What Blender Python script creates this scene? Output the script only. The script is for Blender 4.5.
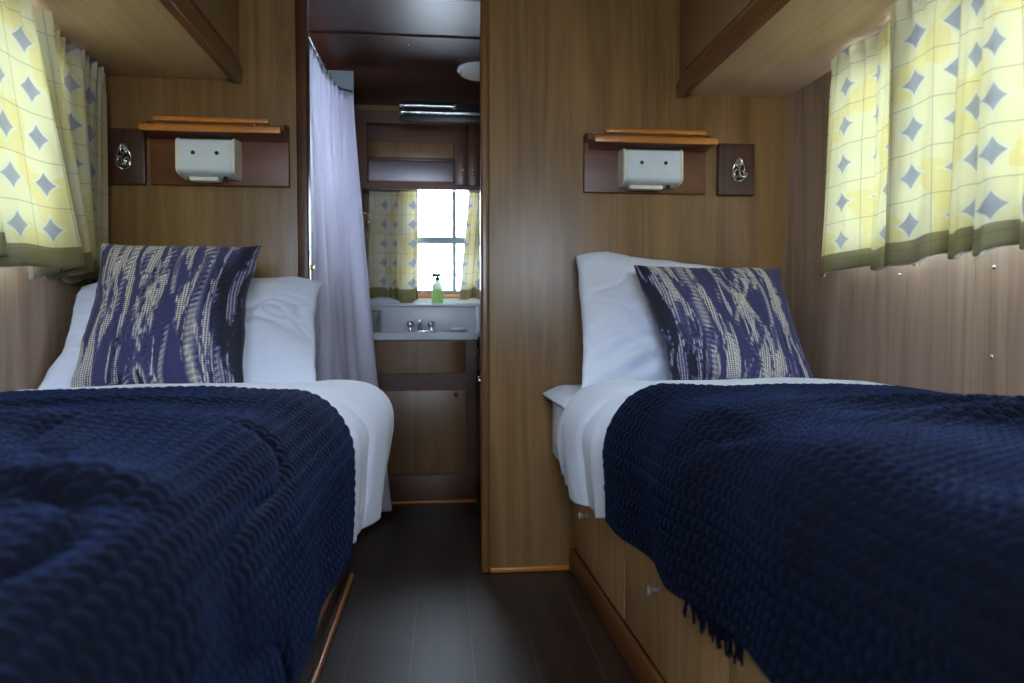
import bpy, bmesh, math, random
import numpy as np
from mathutils import Vector, Matrix, Euler, noise
for o in list(bpy.data.objects): bpy.data.objects.remove(o)
C = bpy.context.scene
COL = C.collection
R = math.radians
PI = math.pi

# ---------------------------------------------------------------- camera, sky, light, exposure
cam_d = bpy.data.cameras.new('camera'); cam = bpy.data.objects.new('camera', cam_d); COL.objects.link(cam)
cam_d.sensor_width = 36; cam_d.lens = 683 / 1024 * 36; cam_d.clip_start = .02
cam.location = (0, 0, .89); cam.rotation_euler = (R(90 - 2.128), 0, R(-5.603))
cam_d.dof.use_dof = True; cam_d.dof.focus_distance = 2.05; cam_d.dof.aperture_fstop = 2.6
C.camera = cam

w = bpy.data.worlds.new('world'); C.world = w; w.use_nodes = True
bg = w.node_tree.nodes['Background']; bg.inputs[0].default_value = (.68, .83, 1, 1); bg.inputs[1].default_value = 27

def portal(loc, rot, sx, sy):
    d = bpy.data.lights.new('window_daylight', 'AREA'); d.shape = 'RECTANGLE'; d.size = sx; d.size_y = sy
    d.cycles.is_portal = True
    o = bpy.data.objects.new('window_daylight', d); COL.objects.link(o); o.location = loc; o.rotation_euler = rot
    return o
def daylight(loc, rot, sx, sy, e, col=(.84, .92, 1)):
    d = bpy.data.lights.new('window_daylight', 'AREA'); d.shape = 'RECTANGLE'; d.size = sx; d.size_y = sy
    d.energy = e; d.color = col
    o = bpy.data.objects.new('window_daylight', d); COL.objects.link(o); o.location = loc; o.rotation_euler = rot
    return o
portal((1.30, 1.35, 1.33), (0, R(90), 0), .62, 1.30)
portal((-1.17, 1.40, 1.33), (0, R(-90), 0), .62, 1.30)
portal((1.30, -.15, 1.35), (0, R(90), 0), .46, .70)  # guessed side window, right of the camera
portal((-1.17, -.15, 1.35), (0, R(-90), 0), .46, .70)  # guessed side window, left of the camera
portal((0.06, -1.10, 1.40), (R(90), 0, 0), .96, .48)  # added front window
portal((-1.08, 2.80, 1.57), (0, R(-90), 0), .3, .5)  # added shower window
portal((.06, 1.05, 2.12), (0, 0, 0), .40, .40)  # added roof vent
portal((.02, 3.75, 1.29), (R(-90), 0, 0), .7, .52)

vs = C.view_settings
vs.view_transform = 'Standard'; vs.look = 'None'; vs.gamma = 1; vs.use_curve_mapping = False
vs.exposure = 0.22
if hasattr(C, 'cycles'):
    C.cycles.max_bounces = 10; C.cycles.diffuse_bounces = 7; C.cycles.transmission_bounces = 8; C.cycles.transparent_max_bounces = 12

# ---------------------------------------------------------------- materials
def srgb(r, g, b):
    f = lambda c: (c / 255 / 12.92) if c / 255 <= .04045 else ((c / 255 + .055) / 1.055) ** 2.4
    return (f(r), f(g), f(b), 1)
class NT:
    def __init__(s, name):
        s.m = bpy.data.materials.new(name); s.m.use_nodes = True; s.t = s.m.node_tree
        s.b = s.t.nodes['Principled BSDF']; s.out = s.t.nodes['Material Output']
    def n(s, typ, **kw):
        x = s.t.nodes.new(typ)
        for k, v in kw.items():
            if isinstance(k, str) and hasattr(x, k): setattr(x, k, v)
        return x
    def l(s, a, b): s.t.links.new(a, b)
    def math(s, op, a, b=None, c=None):
        x = s.t.nodes.new('ShaderNodeMath'); x.operation = op
        for i, v in enumerate((a, b, c)):
            if v is None: continue
            if isinstance(v, (int, float)): x.inputs[i].default_value = v
            else: s.l(v, x.inputs[i])
        return x.outputs[0]
    def mix(s, f, a, b):
        x = s.t.nodes.new('ShaderNodeMix'); x.data_type = 'RGBA'
        for i, v in ((0, f), (6, a), (7, b)):
            if isinstance(v, (int, float)): x.inputs[i].default_value = v
            elif isinstance(v, tuple): x.inputs[i].default_value = v
            else: s.l(v, x.inputs[i])
        return x.outputs[2]
    def noise(s, vec, scale, detail=4, rough=.55, dist=0):
        x = s.n('ShaderNodeTexNoise'); x.inputs['Scale'].default_value = scale; x.inputs['Detail'].default_value = detail
        x.inputs['Roughness'].default_value = rough; x.inputs['Distortion'].default_value = dist
        if vec is not None: s.l(vec, x.inputs['Vector'])
        return x.outputs[0]
    def mapping(s, scale, coord='Object', loc=(0, 0, 0)):
        tc = s.n('ShaderNodeTexCoord'); mp = s.n('ShaderNodeMapping')
        mp.inputs['Scale'].default_value = scale; mp.inputs['Location'].default_value = loc
        s.l(tc.outputs[coord], mp.inputs[0]); return mp.outputs[0]
    def ramp(s, f, stops):
        x = s.n('ShaderNodeValToRGB'); e = x.color_ramp.elements
        while len(e) < len(stops): e.new(.5)
        for i, (p, c) in enumerate(stops): e[i].position = p; e[i].color = c
        s.l(f, x.inputs[0]); return x.outputs[0]
    def bump(s, h, strength=.2, dist=.002):
        x = s.n('ShaderNodeBump'); x.inputs['Strength'].default_value = strength; x.inputs['Distance'].default_value = dist
        s.l(h, x.inputs['Height']); s.l(x.outputs[0], s.b.inputs['Normal'])
    def base(s, c):
        if isinstance(c, tuple): s.b.inputs['Base Color'].default_value = c
        else: s.l(c, s.b.inputs['Base Color'])

def plain(name, c, rough=.5, metal=0, nb=0):
    t = NT(name); v = t.mapping((1, 1, 1)); f = t.noise(v, 25, 3)
    t.base(t.mix(f, tuple(x * .93 for x in c[:3]) + (1,), tuple(min(1, x * 1.07) for x in c[:3]) + (1,)))
    t.b.inputs['Roughness'].default_value = rough; t.b.inputs['Metallic'].default_value = metal
    if nb: t.bump(t.noise(v, 300, 2), nb, .001)
    return t.m
def wood(name, dark, light, axis='Z', rough=.38, scale=1.0, contrast=(.3, .7), coat=.0):
    t = NT(name)
    sc = {'Z': (14, 14, .9), 'X': (.9, 14, 14), 'Y': (14, .9, 14)}[axis]
    v = t.mapping(tuple(a * scale for a in sc))
    n1 = t.noise(v, .8, 6, .62, 1.6)
    sc2 = tuple(a * scale * (14 if a > 1 else 3) for a in sc)
    n2 = t.noise(t.mapping(sc2), 1.0, 3, .6)
    f = t.math('ADD', t.math('MULTIPLY', n1, .75), t.math('MULTIPLY', n2, .25))
    t.base(t.ramp(f, [(contrast[0], dark), (contrast[1], light)]))
    t.b.inputs['Roughness'].default_value = rough
    if coat: t.b.inputs['Coat Weight'].default_value = coat; t.b.inputs['Coat Roughness'].default_value = .25
    t.bump(n2, .12, .001)
    return t.m
M = {}
M['laminate'] = wood('oak_laminate', srgb(98, 68, 34), srgb(150, 114, 70), 'Z', .34)
M['sidewall'] = wood('side_wall_laminate', srgb(126, 98, 80), srgb(178, 152, 132), 'Z', .42)
M['drawer'] = wood('bed_base_laminate', srgb(172, 130, 84), srgb(222, 182, 134), 'Z', .38)
M['cabinet_under'] = wood('cabinet_underside_laminate', srgb(198, 166, 128), srgb(232, 204, 168), 'Y', .42, .8)
M['cabinet_front'] = wood('cabinet_front_laminate', srgb(124, 96, 62), srgb(156, 124, 84), 'Z', .4)
M['moulding'] = wood('stained_moulding', srgb(92, 52, 20), srgb(140, 88, 38), 'Y', .3, 1.5, coat=.4)
M['mouldingZ'] = wood('stained_moulding_upright', srgb(84, 52, 22), srgb(132, 92, 46), 'Z', .3, 1.5, coat=.4)
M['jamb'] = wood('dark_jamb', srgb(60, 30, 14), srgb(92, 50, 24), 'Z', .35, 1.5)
M['shelf'] = wood('amber_shelf_wood', srgb(160, 88, 22), srgb(206, 128, 44), 'X', .28, 1.6, coat=.4)
M['board'] = wood('brown_board', srgb(78, 40, 20), srgb(128, 72, 38), 'X', .4, 1.2)
M['plaque'] = wood('plaque_wood', srgb(62, 34, 24), srgb(88, 52, 36), 'Z', .38, 1.2)
M['walnut'] = wood('bathroom_walnut', srgb(66, 38, 24), srgb(104, 64, 42), 'X', .3, 1.0, coat=.2)
M['vanity'] = wood('vanity_wood', srgb(96, 66, 38), srgb(140, 102, 64), 'Z', .35)
M['bathceil'] = wood('bathroom_ceiling_wood', srgb(54, 26, 16), srgb(76, 40, 26), 'X', .42, .7, coat=.12)
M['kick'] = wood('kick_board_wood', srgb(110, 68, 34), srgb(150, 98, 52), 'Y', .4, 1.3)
M['grey_plastic'] = plain('grey_fibreglass', srgb(200, 202, 206), .3)
M['white_ledge'] = plain('white_fibreglass', srgb(228, 232, 236), .35)
M['shower'] = plain('shower_fibreglass', srgb(178, 190, 200), .35)
M['lamp_white'] = plain('white_enamel', srgb(216, 222, 228), .22)
M['lamp_cap'] = plain('cream_plastic', srgb(226, 220, 204), .35)
M['nickel'] = plain('polished_nickel', srgb(236, 236, 236), .2, .55)
M['black'] = plain('black_plastic', srgb(18, 18, 20), .4)
M['chrome'] = plain('chrome', srgb(210, 210, 212), .16, 1)
M['brass'] = plain('aged_brass', srgb(170, 130, 80), .3, 1)
M['alu'] = plain('window_aluminium', srgb(120, 132, 142), .4, .3)
M['white'] = plain('white_plastic', srgb(225, 228, 232), .4)
M['ceiling'] = plain('cream_ceiling', srgb(150, 132, 105), .6)
M['mirror'] = plain('mirror', srgb(140, 132, 138), .4, 1)
M['darkpanel'] = plain('dark_vent_panel', srgb(22, 20, 20), .3)


def cloth(name, c, bump=.25, sheen=.3, sc=500):
    t = NT(name); v = t.mapping((1, 1, 1))
    t.base(c); t.b.inputs['Roughness'].default_value = .85
    t.b.inputs['Sheen Weight'].default_value = sheen
    f = t.math('ADD', t.math('MULTIPLY', t.noise(v, 9, 4), 6.0), t.noise(v, sc, 2))
    t.bump(f, bump, .0012)
    return t.m
M['linen'] = cloth('white_cotton', srgb(228, 234, 252))
M['linen2'] = cloth('white_cotton_sheet', srgb(224, 230, 250))

# navy knitted throw
def throw_mat():
    t = NT('navy_knit')
    tc = t.n('ShaderNodeTexCoord'); uv = tc.outputs['UV']
    s = t.n('ShaderNodeSeparateXYZ'); t.l(uv, s.inputs[0])
    u, v = s.outputs[0], s.outputs[1]
    a = t.math('SINE', t.math('MULTIPLY', t.math('ADD', u, t.math('MULTIPLY', v, .6)), 2 * PI / .006))
    b = t.math('SINE', t.math('MULTIPLY', t.math('SUBTRACT', u, t.math('MULTIPLY', v, .6)), 2 * PI / .006))
    h = t.math('ADD', t.math('MULTIPLY', a, b), t.noise(uv, 260, 2))
    n = t.noise(uv, 14, 3)
    t.base(t.mix(n, srgb(2, 3, 11), srgb(5, 9, 28)))
    t.b.inputs['Roughness'].default_value = .8
    t.b.inputs['Specular IOR Level'].default_value = .12
    t.b.inputs['Sheen Weight'].default_value = .18; t.b.inputs['Sheen Roughness'].default_value = .28
    t.b.inputs['Sheen Tint'].default_value = (.18, .34, .95, 1)
    t.bump(h, .5, .0018)
    return t.m
M['throw'] = throw_mat()

# knitted cushion: the attribute 'yarn' holds which yarn was used (0 black, .5 navy, 1 cream)
def cushion_mat():
    t = NT('cushion_knit')
    a = t.n('ShaderNodeAttribute'); a.attribute_name = 'yarn'
    f = a.outputs['Fac']
    t.base(t.ramp(f, [(0, srgb(24, 24, 34)), (.25, srgb(34, 34, 54)), (.5, srgb(70, 70, 118)), (.72, srgb(120, 118, 140)), (1, srgb(232, 224, 204))]))
    t.b.inputs['Roughness'].default_value = .85
    t.b.inputs['Sheen Weight'].default_value = .15
    return t.m
M['cushion'] = cushion_mat()

# curtain print
def curtain_mat(name, hem0, hem1, p=.108, trans=.5):
    t = NT(name)
    tc = t.n('ShaderNodeTexCoord'); s = t.n('ShaderNodeSeparateXYZ'); t.l(tc.outputs['UV'], s.inputs[0])
    u, v = s.outputs[0], s.outputs[1]
    u = t.math('MULTIPLY', u, .80)
    fr = lambda x, off=0: t.math('FRACT', t.math('ADD', t.math('DIVIDE', x, p), 100 + off))
    cu = t.math('SUBTRACT', fr(u), .5); cv = t.math('SUBTRACT', fr(v), .5)
    r = t.math('SQRT', t.math('ADD', t.math('MULTIPLY', cu, cu), t.math('MULTIPLY', cv, cv)))
    circ = t.math('LESS_THAN', r, .505)
    # diamonds only on every lattice corner inside |du|+|dv| < .3
    du = t.math('ABSOLUTE', t.math('SUBTRACT', fr(u, .5), .5)); dv = t.math('ABSOLUTE', t.math('SUBTRACT', fr(v, .5), .5))
    dia = t.math('MULTIPLY', t.math('LESS_THAN', t.math('ADD', du, dv), .40), t.math('GREATER_THAN', r, .55))
    ln = t.math('MAXIMUM', t.math('LESS_THAN', t.math('ABSOLUTE', cu), .009), t.math('LESS_THAN', t.math('ABSOLUTE', cv), .010))
    alt = t.noise(tc.outputs['UV'], 5, 1)
    yel = t.mix(t.math('GREATER_THAN', alt, .52), srgb(246, 240, 212), srgb(242, 232, 182))
    c = t.mix(circ, srgb(244, 244, 234), yel)
    c = t.mix(dia, c, srgb(190, 190, 202))
    c = t.mix(t.math('MULTIPLY', ln, .75), c, srgb(160, 162, 156))
    hem = t.math('MULTIPLY', t.math('GREATER_THAN', v, hem0), t.math('LESS_THAN', v, hem1))
    c = t.mix(t.math('MULTIPLY', hem, .72), c, srgb(116, 102, 34))
    t.base(c); t.b.inputs['Roughness'].default_value = .9; t.b.inputs['Specular IOR Level'].default_value = .1
    w1 = t.noise(tc.outputs['UV'], 900, 2); t.bump(w1, .2, .0006)
    tr = t.n('ShaderNodeBsdfTranslucent'); t.l(t.mix(.35, c, (.86, .88, .84, 1)), tr.inputs[0])
    mx = t.n('ShaderNodeMixShader'); mx.inputs[0].default_value = trans
    t.l(t.b.outputs[0], mx.inputs[1]); t.l(tr.outputs[0], mx.inputs[2]); t.l(mx.outputs[0], t.out.inputs[0])
    return t.m
M['curtain'] = curtain_mat('printed_curtain', .55, .62)
M['curtain_small'] = curtain_mat('printed_small_curtain', .52, .60, .085)

def translucent(name, c, f=.5):
    t = NT(name); t.base(c); t.b.inputs['Roughness'].default_value = .7
    v = t.mapping((1, 1, 1)); t.bump(t.noise(v, 12, 3), .4, .004)
    tr = t.n('ShaderNodeBsdfTranslucent'); tr.inputs[0].default_value = c
    mx = t.n('ShaderNodeMixShader'); mx.inputs[0].default_value = f
    t.l(t.b.outputs[0], mx.inputs[1]); t.l(tr.outputs[0], mx.inputs[2]); t.l(mx.outputs[0], t.out.inputs[0])
    return t.m
M['green'] = translucent('green_label', srgb(205, 238, 150), .3)
M['lining'] = translucent('curtain_lining', srgb(232, 232, 224))
M['shower_curtain'] = translucent('shower_curtain_vinyl', srgb(236, 234, 244), .5)
def glass_mat(name='window_glass', tint=(1, 1, 1, 1)):
    t = NT(name); tr = t.n('ShaderNodeBsdfTransparent'); tr.inputs[0].default_value = tint
    gl = t.n('ShaderNodeBsdfGlossy'); gl.inputs['Roughness'].default_value = .03
    fr = t.n('ShaderNodeFresnel'); fr.inputs[0].default_value = 1.45
    mx = t.n('ShaderNodeMixShader'); t.l(fr.outputs[0], mx.inputs[0])
    t.l(tr.outputs[0], mx.inputs[1]); t.l(gl.outputs[0], mx.inputs[2]); t.l(mx.outputs[0], t.out.inputs[0])
    return t.m
M['glass'] = glass_mat()
M['bottle'] = translucent('clear_bottle', srgb(225, 232, 222), .6)
def floor_mat():
    t = NT('dark_floorboards')
    tc = t.n('ShaderNodeTexCoord'); mp = t.n('ShaderNodeMapping')
    mp.inputs['Rotation'].default_value = (0, 0, R(90)); mp.inputs['Location'].default_value = (.0, .09, 0)
    t.l(tc.outputs['Object'], mp.inputs[0])
    br = t.n('ShaderNodeTexBrick'); t.l(mp.outputs[0], br.inputs['Vector'])
    br.inputs['Scale'].default_value = 1; br.inputs['Brick Width'].default_value = .62; br.inputs['Row Height'].default_value = .16
    br.inputs['Mortar Size'].default_value = .0016; br.inputs['Bias'].default_value = 0
    br.inputs['Color1'].default_value = srgb(54, 36, 28); br.inputs['Color2'].default_value = srgb(40, 27, 21)
    br.inputs['Mortar'].default_value = srgb(76, 62, 54)
    n = t.noise(t.mapping((16, 1.4, 1)), 1, 6, .6, .8)
    n2 = t.noise(t.mapping((200, 8, 1)), 1, 3, .6)
    k = t.ramp(n, [(.3, (.62, .58, .56, 1)), (.7, (1.25, 1.2, 1.15, 1))])
    mu = t.n('ShaderNodeMix'); mu.data_type = 'RGBA'; mu.blend_type = 'MULTIPLY'; mu.inputs[0].default_value = 1
    t.l(br.outputs[0], mu.inputs[6]); t.l(k, mu.inputs[7]); t.base(mu.outputs[2])
    t.b.inputs['Roughness'].default_value = .42; t.b.inputs['Specular IOR Level'].default_value = .35
    t.bump(n2, .15, .001)
    return t.m
M['floor'] = floor_mat()

# ---------------------------------------------------------------- mesh helpers
def tag(o, label, cat, group=None):
    o['label'] = label; o['category'] = cat
    if group: o['group'] = group
    return o
def empty(name, loc, label=None, cat=None, group=None, rz=0):
    o = bpy.data.objects.new(name, None); COL.objects.link(o); o.location = loc; o.rotation_euler = (0, 0, rz)
    o.empty_display_size = .05
    if label: tag(o, label, cat, group)
    return o
def link(name, me, mat, parent=None):
    """mesh given in WORLD coordinates; parented objects are shifted into the parent's frame"""
    o = bpy.data.objects.new(name, me); COL.objects.link(o)
    if mat: me.materials.append(M[mat] if isinstance(mat, str) else mat)
    if parent:
        o.parent = parent
        bpy.context.view_layer.update()
        me.transform(parent.matrix_world.inverted())
    return o
def bm_mesh(bm, name, smooth=True, ang=40):
    me = bpy.data.meshes.new(name)
    bmesh.ops.recalc_face_normals(bm, faces=bm.faces)
    for f in bm.faces: f.smooth = smooth
    if smooth:
        for e in bm.edges:
            if len(e.link_faces) == 2 and e.calc_face_angle(0) > R(ang): e.smooth = False
    bm.to_mesh(me); bm.free(); return me
def abox(bm, x0, x1, y0, y1, z0, z1, bev=.0):
    b = bmesh.new()
    bmesh.ops.create_cube(b, size=1)
    for v in b.verts:
        v.co = Vector(((x0 + x1) / 2 + v.co.x * (x1 - x0), (y0 + y1) / 2 + v.co.y * (y1 - y0), (z0 + z1) / 2 + v.co.z * (z1 - z0)))
    if bev: bmesh.ops.bevel(b, geom=b.edges[:], offset=bev, segments=3, profile=.5, affect='EDGES')
    me = bpy.data.meshes.new('t'); b.to_mesh(me); b.free(); bm.from_mesh(me); bpy.data.meshes.remove(me)
def box(name, x0, x1, y0, y1, z0, z1, mat, parent=None, bev=.002):
    bm = bmesh.new(); abox(bm, x0, x1, y0, y1, z0, z1, bev)
    return link(name, bm_mesh(bm, name), mat, parent)
def boxes(name, lst, mat, parent=None, bev=.0):
    bm = bmesh.new()
    for l in lst: abox(bm, *l, bev)
    return link(name, bm_mesh(bm, name), mat, parent)
def prism_bm(bm, poly, z0, z1, bev=0):
    b = bmesh.new()
    vs_ = [b.verts.new((x, y, z0)) for x, y in poly]; f = b.faces.new(vs_)
    r = bmesh.ops.extrude_face_region(b, geom=[f])
    bmesh.ops.translate(b, verts=[g for g in r['geom'] if isinstance(g, bmesh.types.BMVert)], vec=(0, 0, z1 - z0))
    bmesh.ops.recalc_face_normals(b, faces=b.faces)
    if bev: bmesh.ops.bevel(b, geom=b.edges[:], offset=bev, segments=2, profile=.5, affect='EDGES')
    me = bpy.data.meshes.new('t'); b.to_mesh(me); b.free(); bm.from_mesh(me); bpy.data.meshes.remove(me)
def prism(name, poly, z0, z1, mat, parent=None, bev=.002):
    bm = bmesh.new(); prism_bm(bm, poly, z0, z1, bev); return link(name, bm_mesh(bm, name), mat, parent)
def tube_bm(bm, pts, r, n=10, closed=False, caps=True):
    pts = [Vector(p) for p in pts]; N = len(pts); rings = []
    rad = r if hasattr(r, '__len__') else [r] * N
    up = Vector((0, 0, 1)); prev = None
    for i, p in enumerate(pts):
        a = pts[(i - 1) % N] if (closed or i > 0) else p; b = pts[(i + 1) % N] if (closed or i < N - 1) else p
        d = (b - a).normalized()
        if prev is None:
            x = d.cross(up) if abs(d.z) < .9 else d.cross(Vector((1, 0, 0)))
        else: x = prev - d * prev.dot(d)
        x.normalize(); prev = x; y = d.cross(x)
        rings.append([bm.verts.new(p + (x * math.cos(k * 2 * PI / n) + y * math.sin(k * 2 * PI / n)) * rad[i]) for k in range(n)])
    for i in range(N if closed else N - 1):
        A, B = rings[i], rings[(i + 1) % N]
        for k in range(n): bm.faces.new((A[k], A[(k + 1) % n], B[(k + 1) % n], B[k]))
    if caps and not closed:
        bm.faces.new(rings[0][::-1]); bm.faces.new(rings[-1])
def tube(name, pts, r, mat, parent=None, n=10, closed=False):
    bm = bmesh.new(); tube_bm(bm, pts, r, n, closed); return link(name, bm_mesh(bm, name), mat, parent)
def lathe_bm(bm, prof, loc, axis='Z', n=24):
    rot = {'Z': Matrix.Identity(3), 'X': Matrix(((0, 0, 1), (0, 1, 0), (-1, 0, 0))), '-X': Matrix(((0, 0, -1), (0, 1, 0), (1, 0, 0))),
           'Y': Matrix(((1, 0, 0), (0, 0, 1), (0, -1, 0))), '-Y': Matrix(((1, 0, 0), (0, 0, -1), (0, 1, 0)))}[axis]
    rings = []
    for r, z in prof:
        if r < 1e-6: rings.append([bm.verts.new(Vector(loc) + rot @ Vector((0, 0, z)))])
        else: rings.append([bm.verts.new(Vector(loc) + rot @ Vector((r * math.cos(k * 2 * PI / n), r * math.sin(k * 2 * PI / n), z))) for k in range(n)])
    for A, B in zip(rings, rings[1:]):
        for k in range(n):
            k2 = (k + 1) % n
            if len(A) == 1 and len(B) == 1: continue
            if len(A) == 1: bm.faces.new((A[0], B[k], B[k2]))
            elif len(B) == 1: bm.faces.new((A[k], A[k2], B[0]))
            else: bm.faces.new((A[k], A[k2], B[k2], B[k]))
    if len(rings[0]) > 1: bm.faces.new(rings[0][::-1])
    if len(rings[-1]) > 1: bm.faces.new(rings[-1])
def lathe(name, prof, loc, mat, parent=None, axis='Z', n=24):
    bm = bmesh.new(); lathe_bm(bm, prof, loc, axis, n); return link(name, bm_mesh(bm, name, ang=50), mat, parent)

def grid_mesh(name, P, UV=None, attr=None):
    """P: (nu, nv, 3) array"""
    nu, nv = P.shape[:2]
    me = bpy.data.meshes.new(name)
    idx = np.arange(nu * nv).reshape(nu, nv)
    q = np.stack([idx[:-1, :-1], idx[1:, :-1], idx[1:, 1:], idx[:-1, 1:]], -1).reshape(-1, 4)
    me.vertices.add(nu * nv); me.vertices.foreach_set('co', P.reshape(-1).astype(np.float32))
    me.loops.add(q.size); me.loops.foreach_set('vertex_index', q.reshape(-1).astype(np.int32))
    me.polygons.add(len(q)); me.polygons.foreach_set('loop_start', (np.arange(len(q)) * 4).astype(np.int32))
    me.update(calc_edges=True)
    me.polygons.foreach_set('use_smooth', np.ones(len(q), bool))
    if UV is not None:
        l = me.uv_layers.new(name='UVMap'); l.data.foreach_set('uv', UV.reshape(-1, 2)[q.reshape(-1)].reshape(-1).astype(np.float32))
    if attr is not None:
        for k, a in attr.items():
            at = me.attributes.new(k, 'FLOAT', 'POINT'); at.data.foreach_set('value', a.reshape(-1).astype(np.float32))
    me.update(); return me
# numpy value noise
_rs = np.random.RandomState(7); _T = _rs.rand(256, 256)
def vnoise(x, y, seed=0):
    x = np.asarray(x, float) + seed * 17.3; y = np.asarray(y, float) + seed * 9.7
    xi = np.floor(x).astype(int); yi = np.floor(y).astype(int); fx = x - xi; fy = y - yi
    fx = fx * fx * (3 - 2 * fx); fy = fy * fy * (3 - 2 * fy)
    g = lambda a, b: _T[a % 256, b % 256]
    return (g(xi, yi) * (1 - fx) + g(xi + 1, yi) * fx) * (1 - fy) + (g(xi, yi + 1) * (1 - fx) + g(xi + 1, yi + 1) * fx) * fy
def fbm(x, y, o=4, seed=0):
    s = 0; a = .5
    for k in range(o): s = s + a * vnoise(x * 2 ** k, y * 2 ** k, seed + k * 3); a *= .5
    return s - .47
def normals(P):
    du = np.gradient(P, axis=0); dv = np.gradient(P, axis=1)
    n = np.cross(du, dv); return n / (np.linalg.norm(n, axis=2, keepdims=True) + 1e-9)
def solid(o, th, off=0):
    m = o.modifiers.new('thickness', 'SOLIDIFY'); m.thickness = th; m.offset = off; return o

# ================================================================= SETTING
D = 2.338; XL, XR = -1.083, 1.21; ZC = 2.02; YF = -1.1; XB = -1.0
def st(o): o['kind'] = 'structure'; return o
st(box('floor', XL - .1, XR + .1, YF - .1, 3.80, -.06, 0, 'floor', bev=0))
RV = (-.14, .26, .85, 1.25)      # unseen roof vent, added so daylight falls into the aisle
st(boxes('ceiling', [(XL - .12, XR + .12, YF - .1, RV[2], ZC, ZC + .06), (XL - .12, XR + .12, RV[3], D + .03, ZC, ZC + .06), (XL - .12, RV[0], RV[2], RV[3], ZC, ZC + .06), (RV[1], XR + .12, RV[2], RV[3], ZC, ZC + .06)], 'ceiling'))
rv = st(boxes('window_8', [(RV[0], RV[1], RV[2], RV[2] + .02, ZC + .02, ZC + .06), (RV[0], RV[1], RV[3] - .02, RV[3], ZC + .02, ZC + .06), (RV[0], RV[0] + .02, RV[2] + .02, RV[3] - .02, ZC + .02, ZC + .06), (RV[1] - .02, RV[1], RV[2] + .02, RV[3] - .02, ZC + .02, ZC + .06)], 'alu'))
box('pane', RV[0] + .02, RV[1] - .02, RV[2] + .02, RV[3] - .02, ZC + .038, ZC + .042, 'glass', rv, 0)
st(box('ceiling_bathroom', XB - .1, .62, D + .03, 3.8, 1.99, 2.05, 'bathceil', bev=0))

def wall_x(name, x0, x1, ya, yb, wins, mat):
    """wall in a plane of constant x, pierced by windows (y0, y1, z0, z1)"""
    L = []; y = ya
    for (a, b, c, d) in wins:
        L.append((x0, x1, y, a, 0, ZC)); L.append((x0, x1, a, b, 0, c)); L.append((x0, x1, a, b, d, ZC)); y = b
    L.append((x0, x1, y, yb, 0, ZC))
    return st(boxes(name, L, mat))
WZ0, WZ1 = 1.045, 1.60
WR = [(-.45, .20, 1.14, 1.56), (.74, 1.96, WZ0, WZ1)]  # first opening is unseen, guessed, and left uncurtained for cool side light
WL = [(-.45, .20, 1.14, 1.56), (.78, 2.04, WZ0, WZ1)]  # first opening likewise guessed and bare, to light the opposite duvet
wr = wall_x('wall_right', XR, XR + .05, YF, D, WR, 'sidewall')
wl = wall_x('wall_left', XL - .05, XL, YF, D, WL, 'sidewall')
# screws and panel seam on the right wall
for (y, z) in ((1.72, 1.0), (1.405, .998), (1.405, .80), (1.10, .99)):
    lathe('screw', [(0.0055, 0), (.005, .0025), (.0025, .004), (0, .0042)], (XR, y, z), 'chrome', wr, '-X', 14)
box('seam_strip', XR - .0012, XR, 1.458, 1.462, .3, WZ0, 'sidewall', wr, 0)
wn = [0]
def window_x(x, y0, y1, z0, z1, s):
    wn[0] += 1
    f = .022; e = .03 * s
    X0, X1 = sorted((x, x + e))
    w_ = st(boxes('window_%d' % wn[0], [(X0, X1, y0, y1, z0, z0 + f), (X0, X1, y0, y1, z1 - f, z1), (X0, X1, y0, y0 + f, z0 + f, z1 - f),
        (X0, X1, y1 - f, y1, z0 + f, z1 - f), (X0, X1, (y0 + y1) / 2 - .008, (y0 + y1) / 2 + .008, z0 + f, z1 - f)], 'alu'))
    xm = (X0 + X1) / 2
    box('pane', xm - .002, xm + .002, y0 + f, y1 - f, z0 + f, z1 - f, 'glass', w_, 0)
    return w_
for a in WR: window_x(XR + .01, *a, 1)
for a in WL: window_x(XL - .01, *a, -1)
# front end, behind the camera; its unseen window is added for fill daylight
FZ = (-.42, .54, 1.16, 1.64)
st(boxes('wall_front', [(XL - .05, FZ[0], YF - .05, YF, 0, ZC), (FZ[1], XR + .05, YF - .05, YF, 0, ZC), (FZ[0], FZ[1], YF - .05, YF, 0, FZ[2]), (FZ[0], FZ[1], YF - .05, YF, FZ[3], ZC)], 'laminate'))
def window_y(x0, x1, y, z0, z1, bars, f=.022):
    wn[0] += 1
    L = [(x0, x1, y, y + .03, z0, z0 + f), (x0, x1, y, y + .03, z1 - f, z1), (x0, x0 + f, y, y + .03, z0 + f, z1 - f), (x1 - f, x1, y, y + .03, z0 + f, z1 - f)] + bars
    w_ = st(boxes('window_%d' % wn[0], L, 'alu'))
    box('pane', x0 + f, x1 - f, y + .014, y + .018, z0 + f, z1 - f, 'glass', w_, 0)
    return w_
window_y(FZ[0], FZ[1], YF - .04, FZ[2], FZ[3], [(.05, .07, YF - .04, YF - .01, FZ[2] + .022, FZ[3] - .022)])

# partition with the doorway
st(box('wall_back_right', .150, XR + .02, D, D + .03, 0, ZC, 'laminate'))
st(box('wall_back_left', XL - .02, -.470, D, D + .03, 0, ZC, 'laminate'))
st(box('wall_back_header', -.470, .150, D, D + .03, 1.975, ZC, 'laminate'))
st(box('trim_1', .122, .152, D - .010, D + .042, 0, ZC, 'mouldingZ', bev=.008))
st(box('trim_2', -.485, -.448, D - .010, D + .042, 0, ZC, 'jamb', bev=.006))
st(box('trim_3', -.448, .122, D - .006, D + .036, 1.962, 1.98, 'moulding', bev=.004))
st(box('baseboard_right', .152, .432, D - .012, D, 0, .018, 'shelf', bev=.005))

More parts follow.
